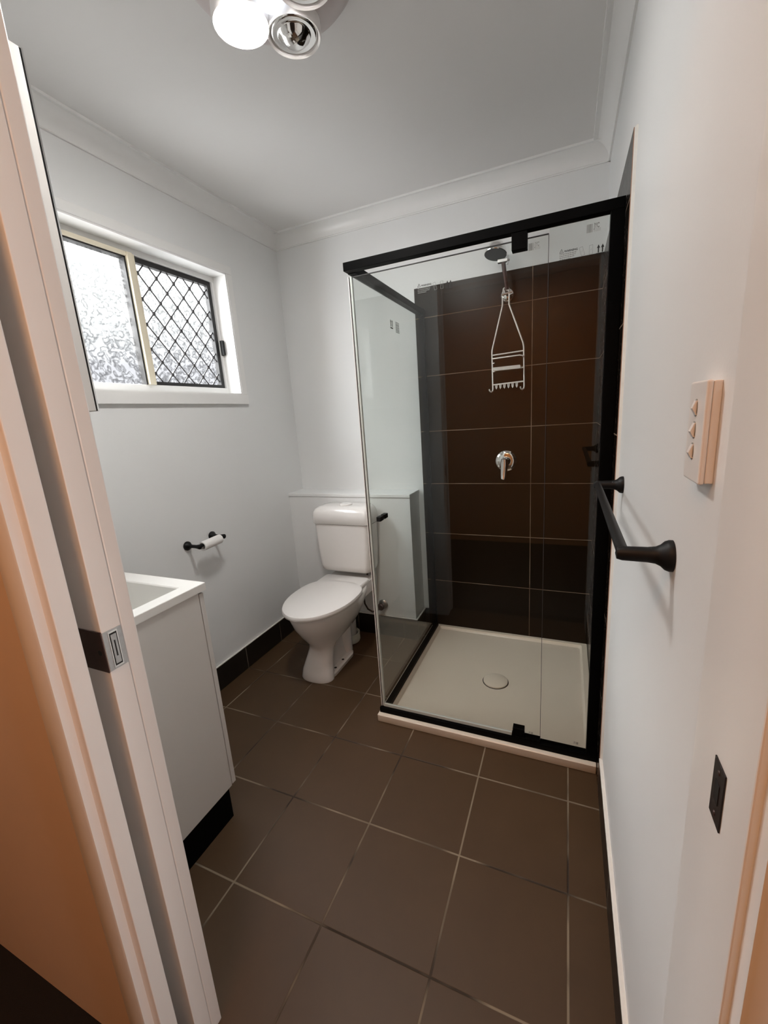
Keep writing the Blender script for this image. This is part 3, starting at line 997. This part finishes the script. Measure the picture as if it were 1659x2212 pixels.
cs = MB().loft([cring(.128, CYF + .05, CYB, .446), cring(.148, CYF + .022, CYB, .450), cring(.161, CYF + .008, CYB, .464), cring(.168, CYF + .002, CYB, .492), cring(.175, CYF, CYB, .60), cring(.179, CYF - .002, CYB, .742)])
cs.build('cistern', 'ceramic', toi, smooth=True, angle=50)
cli = MB().loft([cring(.180, CYF - .006, CYB, .7445, .03), cring(.184, CYF - .010, CYB, .748, .03), cring(.185, CYF - .011, CYB, .790, .03), cring(.182, CYF - .008, CYB, .815, .035), cring(.172, CYF + .004, CYB, .832, .035), cring(.154, CYF + .022, CYB + .0, .842, .035), cring(.128, CYF + .045, CYB - .02, .845, .035)])
cli.build('cistern_lid', 'ceramic', toi, smooth=True, angle=50)
MB().lathe([(0, 0), (0.036, 0), (0.036, 0.006), (0.033, 0.009), (0, 0.0095)], (0.456, -0.245, 0.8445), n=32).build('flush_button', 'plastic', toi, smooth=True)

# water stop valve and hose
sv = thing('stop_valve', 'small dark water stop valve on the ledge beside the toilet', 'valve', (0.612, BY, 0.205))
MB().lathe([(0, 0), (0.030, 0), (0.030, 0.004), (0.024, 0.010), (0.012, 0.012), (0.012, 0.030), (0, 0.030)], (0.612, BY - .0003, 0.205), rot_to((0, -1, 0)), 24).build('wall_flange', 'steel', sv, smooth=True)
MB().lathe([(0, 0), (0.019, 0), (0.022, 0.006), (0.022, 0.016), (0.016, 0.022), (0, 0.022)], (0.612, BY - .030, 0.205), rot_to((0, -1, 0)), 12).build('handle', 'darksteel', sv, smooth=True)
MB().tube([(0.606, BY - .026, 0.196), (0.585, -0.212, 0.176), (0.560, -0.22, 0.173), (0.532, -0.222, 0.188), (0.513, -0.222, 0.222), (0.511, -0.222, 0.262), (0.525, -0.221, 0.318), (0.538, -0.220, 0.365), (0.545, -0.220, 0.410), (0.546, -0.220, 0.446)], 0.0052, 10).build('hose', 'hose', sv, smooth=True)

# ================================================================== left wall fittings
th = thing('toilet_roll_holder', 'matte black toilet roll holder on the left wall', 'toilet roll holder', (0, -0.905, 0.802))
rod_x = 0.075
for (yy, zz) in ((-0.980, 0.7995), (-0.826, 0.8055)):
    MB().lathe([(0, 0), (0.0215, 0), (0.0215, 0.006), (0.017, 0.012), (0.0095, 0.020), (0.0080, 0.034), (0.0085, 0.060), (0.0110, 0.074), (0.0115, 0.082), (0.006, 0.087), (0, 0.088)], (0.0003, yy, zz), rot_to((1, 0, 0)), 24).build('post', 'matblack', th, smooth=True)
MB().tube([(rod_x, -0.978, 0.7990), (rod_x, -0.828, 0.8050)], 0.006, 12).build('rod', 'matblack', th, smooth=True)
rl = MB()
n_ = 32
rot = rot_to((0, 1, 0.04))
rl.lathe([(0.0165, 0.0), (0.0215, 0.0), (0.0220, 0.002), (0.0220, 0.110), (0.0215, 0.112), (0.0165, 0.112), (0.0165, 0.0)], (rod_x, -0.960, 0.7955), rot, n_, cap=False)
roll = rl.build('toilet_roll', 'card', smooth=True, angle=50)
tag(roll, 'nearly used up white toilet roll on the black holder', 'toilet roll')

# ================================================================== vanity
VX = 0.583
va = thing('vanity_cabinet', 'white bathroom vanity cabinet with black kickboard beside the doorway', 'vanity cabinet', (0.3, -1.66, 0))
(MB().box(0.567, VX, YF + .002, -1.456, 0.113, 0.8325, 0.0008).box(0.002, 0.018, YF + .002, -1.456, 0.113, 0.8325)
 .box(0.018, 0.567, YF + .002, -1.456, 0.113, 0.130).box(0.018, 0.567, YF + .002, YF + .012, 0.130, 0.8325).build('carcass', 'vanity', va))
for x0, x1 in ((0.003, 0.2915), (0.2945, VX)):
    MB().box(x0, x1, -1.4535, -1.437, 0.1155, 0.8265, 0.0012).build('door', 'vanity', va)
MB().box(0.004, VX, YF + .003, -1.472, 0.0, 0.1125).build('kickboard', 'black', va)
vt = MB()
ZB = 0.8335
ox0, ox1, oy0, oy1 = 0.001, 0.588, YF + .001, -1.427
ix0, ix1, iy0, iy1 = 0.045, 0.538, -1.825, -1.486
vt.loft([rect(ox0, ox1, oy0, oy1, ZB, .002, 2), rect(ox0, ox1, oy0, oy1, .856, .002, 2), rect(ox0 + .001, ox1 - .001, oy0 + .001, oy1 - .001, .8575, .002, 2), rect(ix0 - .003, ix1 + .003, iy0 - .003, iy1 + .003, .8575, .002, 2), rect(ix0, ix1, iy0, iy1, .854, .003, 2),
         rect(ix0 + .006, ix1 - .006, iy0 + .006, iy1 - .006, .76, .01, 2), rect(ix0 + .03, ix1 - .03, iy0 + .03, iy1 - .03, .735, .02, 2), rect(ix0 + .20, ix1 - .20, iy0 + .14, iy1 - .14, .728, .02, 2)], first=False)
vtop = vt.build('basin_top', 'basin', smooth=True, angle=30)
tag(vtop, 'white rectangular basin top lying on the vanity cabinet', 'basin')
mc = thing('mirror_cabinet', 'slim white mirror cabinet edge seen above the vanity behind the door jamb', 'mirror cabinet', (0.38, -1.79, 1.38))
MB().box(0.06, 0.680, YF + .001, -1.712, 1.3805, 2.032, 0.001).build('cabinet_body', 'vanity', mc)
MB().box(0.060, 0.6785, -1.7118, -1.7090, 1.3805, 2.032).build('mirror_backing', 'edgeglass', mc)
MB().box(0.060, 0.680, -1.7088, -1.7058, 1.380, 2.0325).build('mirror_door', 'mirror', mc)

# ================================================================== right wall fittings
tr2 = thing('towel_rail', 'matte black single towel rail on the right wall', 'towel rail', (XR, -1.37, 1.108))
for yy in (-1.659, -1.074):
    MB().lathe([(0, 0), (0.0225, 0), (0.0225, 0.004), (0.0205, 0.009), (0.0155, 0.014), (0.0125, 0.020), (0.0112, 0.030), (0.0105, 0.062), (0.0085, 0.069), (0, 0.071)], (XR - .0003, yy, 1.107), rot_to((-1, 0, 0)), 32).build('post', 'matblack', tr2, smooth=True)
MB().tube([(XR - .061, -1.661, 1.1075), (XR - .061, -1.072, 1.1075)], 0.0085, 20).build('bar', 'matblack', tr2, smooth=True)

lsw = thing('light_switch', 'white three-gang light switch on a mounting block on the right wall', 'light switch', (XR, -1.77, 1.287))
sy0_, sy1_ = -1.800, -1.738
MB().box(XR - .0075, XR, sy0_ + .001, sy1_ - .001, 1.2335, 1.3385, 0.0012).build('mounting_block', 'plastic', lsw)
MB().box(XR - .0135, XR - .0077, sy0_, sy1_, 1.2325, 1.3395, 0.0022, 3).build('face_plate', 'plastic', lsw)
for k, zz in enumerate((1.312, 1.2885, 1.2655)):
    b = MB().lathe([(0.0046, 0), (0.0055, 0), (0.0055, 0.0008), (0.0046, 0.0008)], (0, 0, 0), rot_to((-1, 0, 0)), 24, cap=False)
    bmesh.ops.scale(b.bm, vec=(1, 1, 1.7), verts=b.bm.verts)
    bmesh.ops.translate(b.bm, vec=(XR - .0134, -1.768, zz), verts=b.bm.verts)
    b.build('switch_ring', 'greyink', lsw)
    up = 1 if k == 0 else -1
    prof_ = [(XR - .0130, zz - .0075), (XR - .0130, zz + .0075), (XR - .0145, zz + .0075), (XR - .0180, zz - .0005 + .001 * up), (XR - .0150, zz - .0075)]
    if up > 0:
        prof_ = [(x_, 2 * zz - z_) for x_, z_ in prof_]
    bb = MB().prism([(x_, z_) for x_, z_ in prof_], 'y', -1.7720, -1.7640)
    bb.build('rocker', 'plastic', lsw)

# ================================================================== ceiling heater light
hc = Vector((0.937, -1.2535, H))
ht = thing('bathroom_heater', 'round ceiling heater light with heat lamps and glowing centre', 'ceiling heater', hc)
MB().lathe([(0.0, -0.062), (0.080, -0.062), (0.130, -0.056), (0.170, -0.044), (0.200, -0.026), (0.214, -0.010), (0.216, -0.0005), (0.0, -0.0005)], hc, n=64).build('housing', 'warmplastic', ht, smooth=True)
du = Vector((0.092, 0.085, 0)).normalized()
dv = Vector((0.679, -0.734, 0)).normalized()
s_ = 0.0735
sp_ = 0.0665
spots = [(hc + du * sp_ - dv * s_, False), (hc - du * sp_ - dv * s_, True), (hc + du * sp_ + dv * s_, False), (hc - du * sp_ + dv * s_, True)]
for p, on in spots:
    p = Vector((p.x, p.y, H))
    rg = MB().lathe([(0.060, -0.045), (0.070, -0.045), (0.0715, -0.080), (0.068, -0.088), (0.063, -0.085), (0.060, -0.066)], p, n=48, cap=False).build('lamp_ring', 'plastic', ht, smooth=True)
    lp = MB().lathe([(0.0, -0.108), (0.012, -0.107), (0.024, -0.102), (0.034, -0.094), (0.040, -0.086), (0.045, -0.083), (0.053, -0.085), (0.060, -0.083), (0.0625, -0.075), (0.060, -0.062)], p, n=48, cap=False)
    lp.build('heat_lamp', 'lamp_on' if on else 'chrome', ht, smooth=True, angle=80)
MB().lathe([(0.0, -0.096), (0.016, -0.093), (0.028, -0.085), (0.034, -0.072), (0.0345, -0.058)], hc, n=40, cap=False).build('centre_lens', 'lens_on', ht, smooth=True)
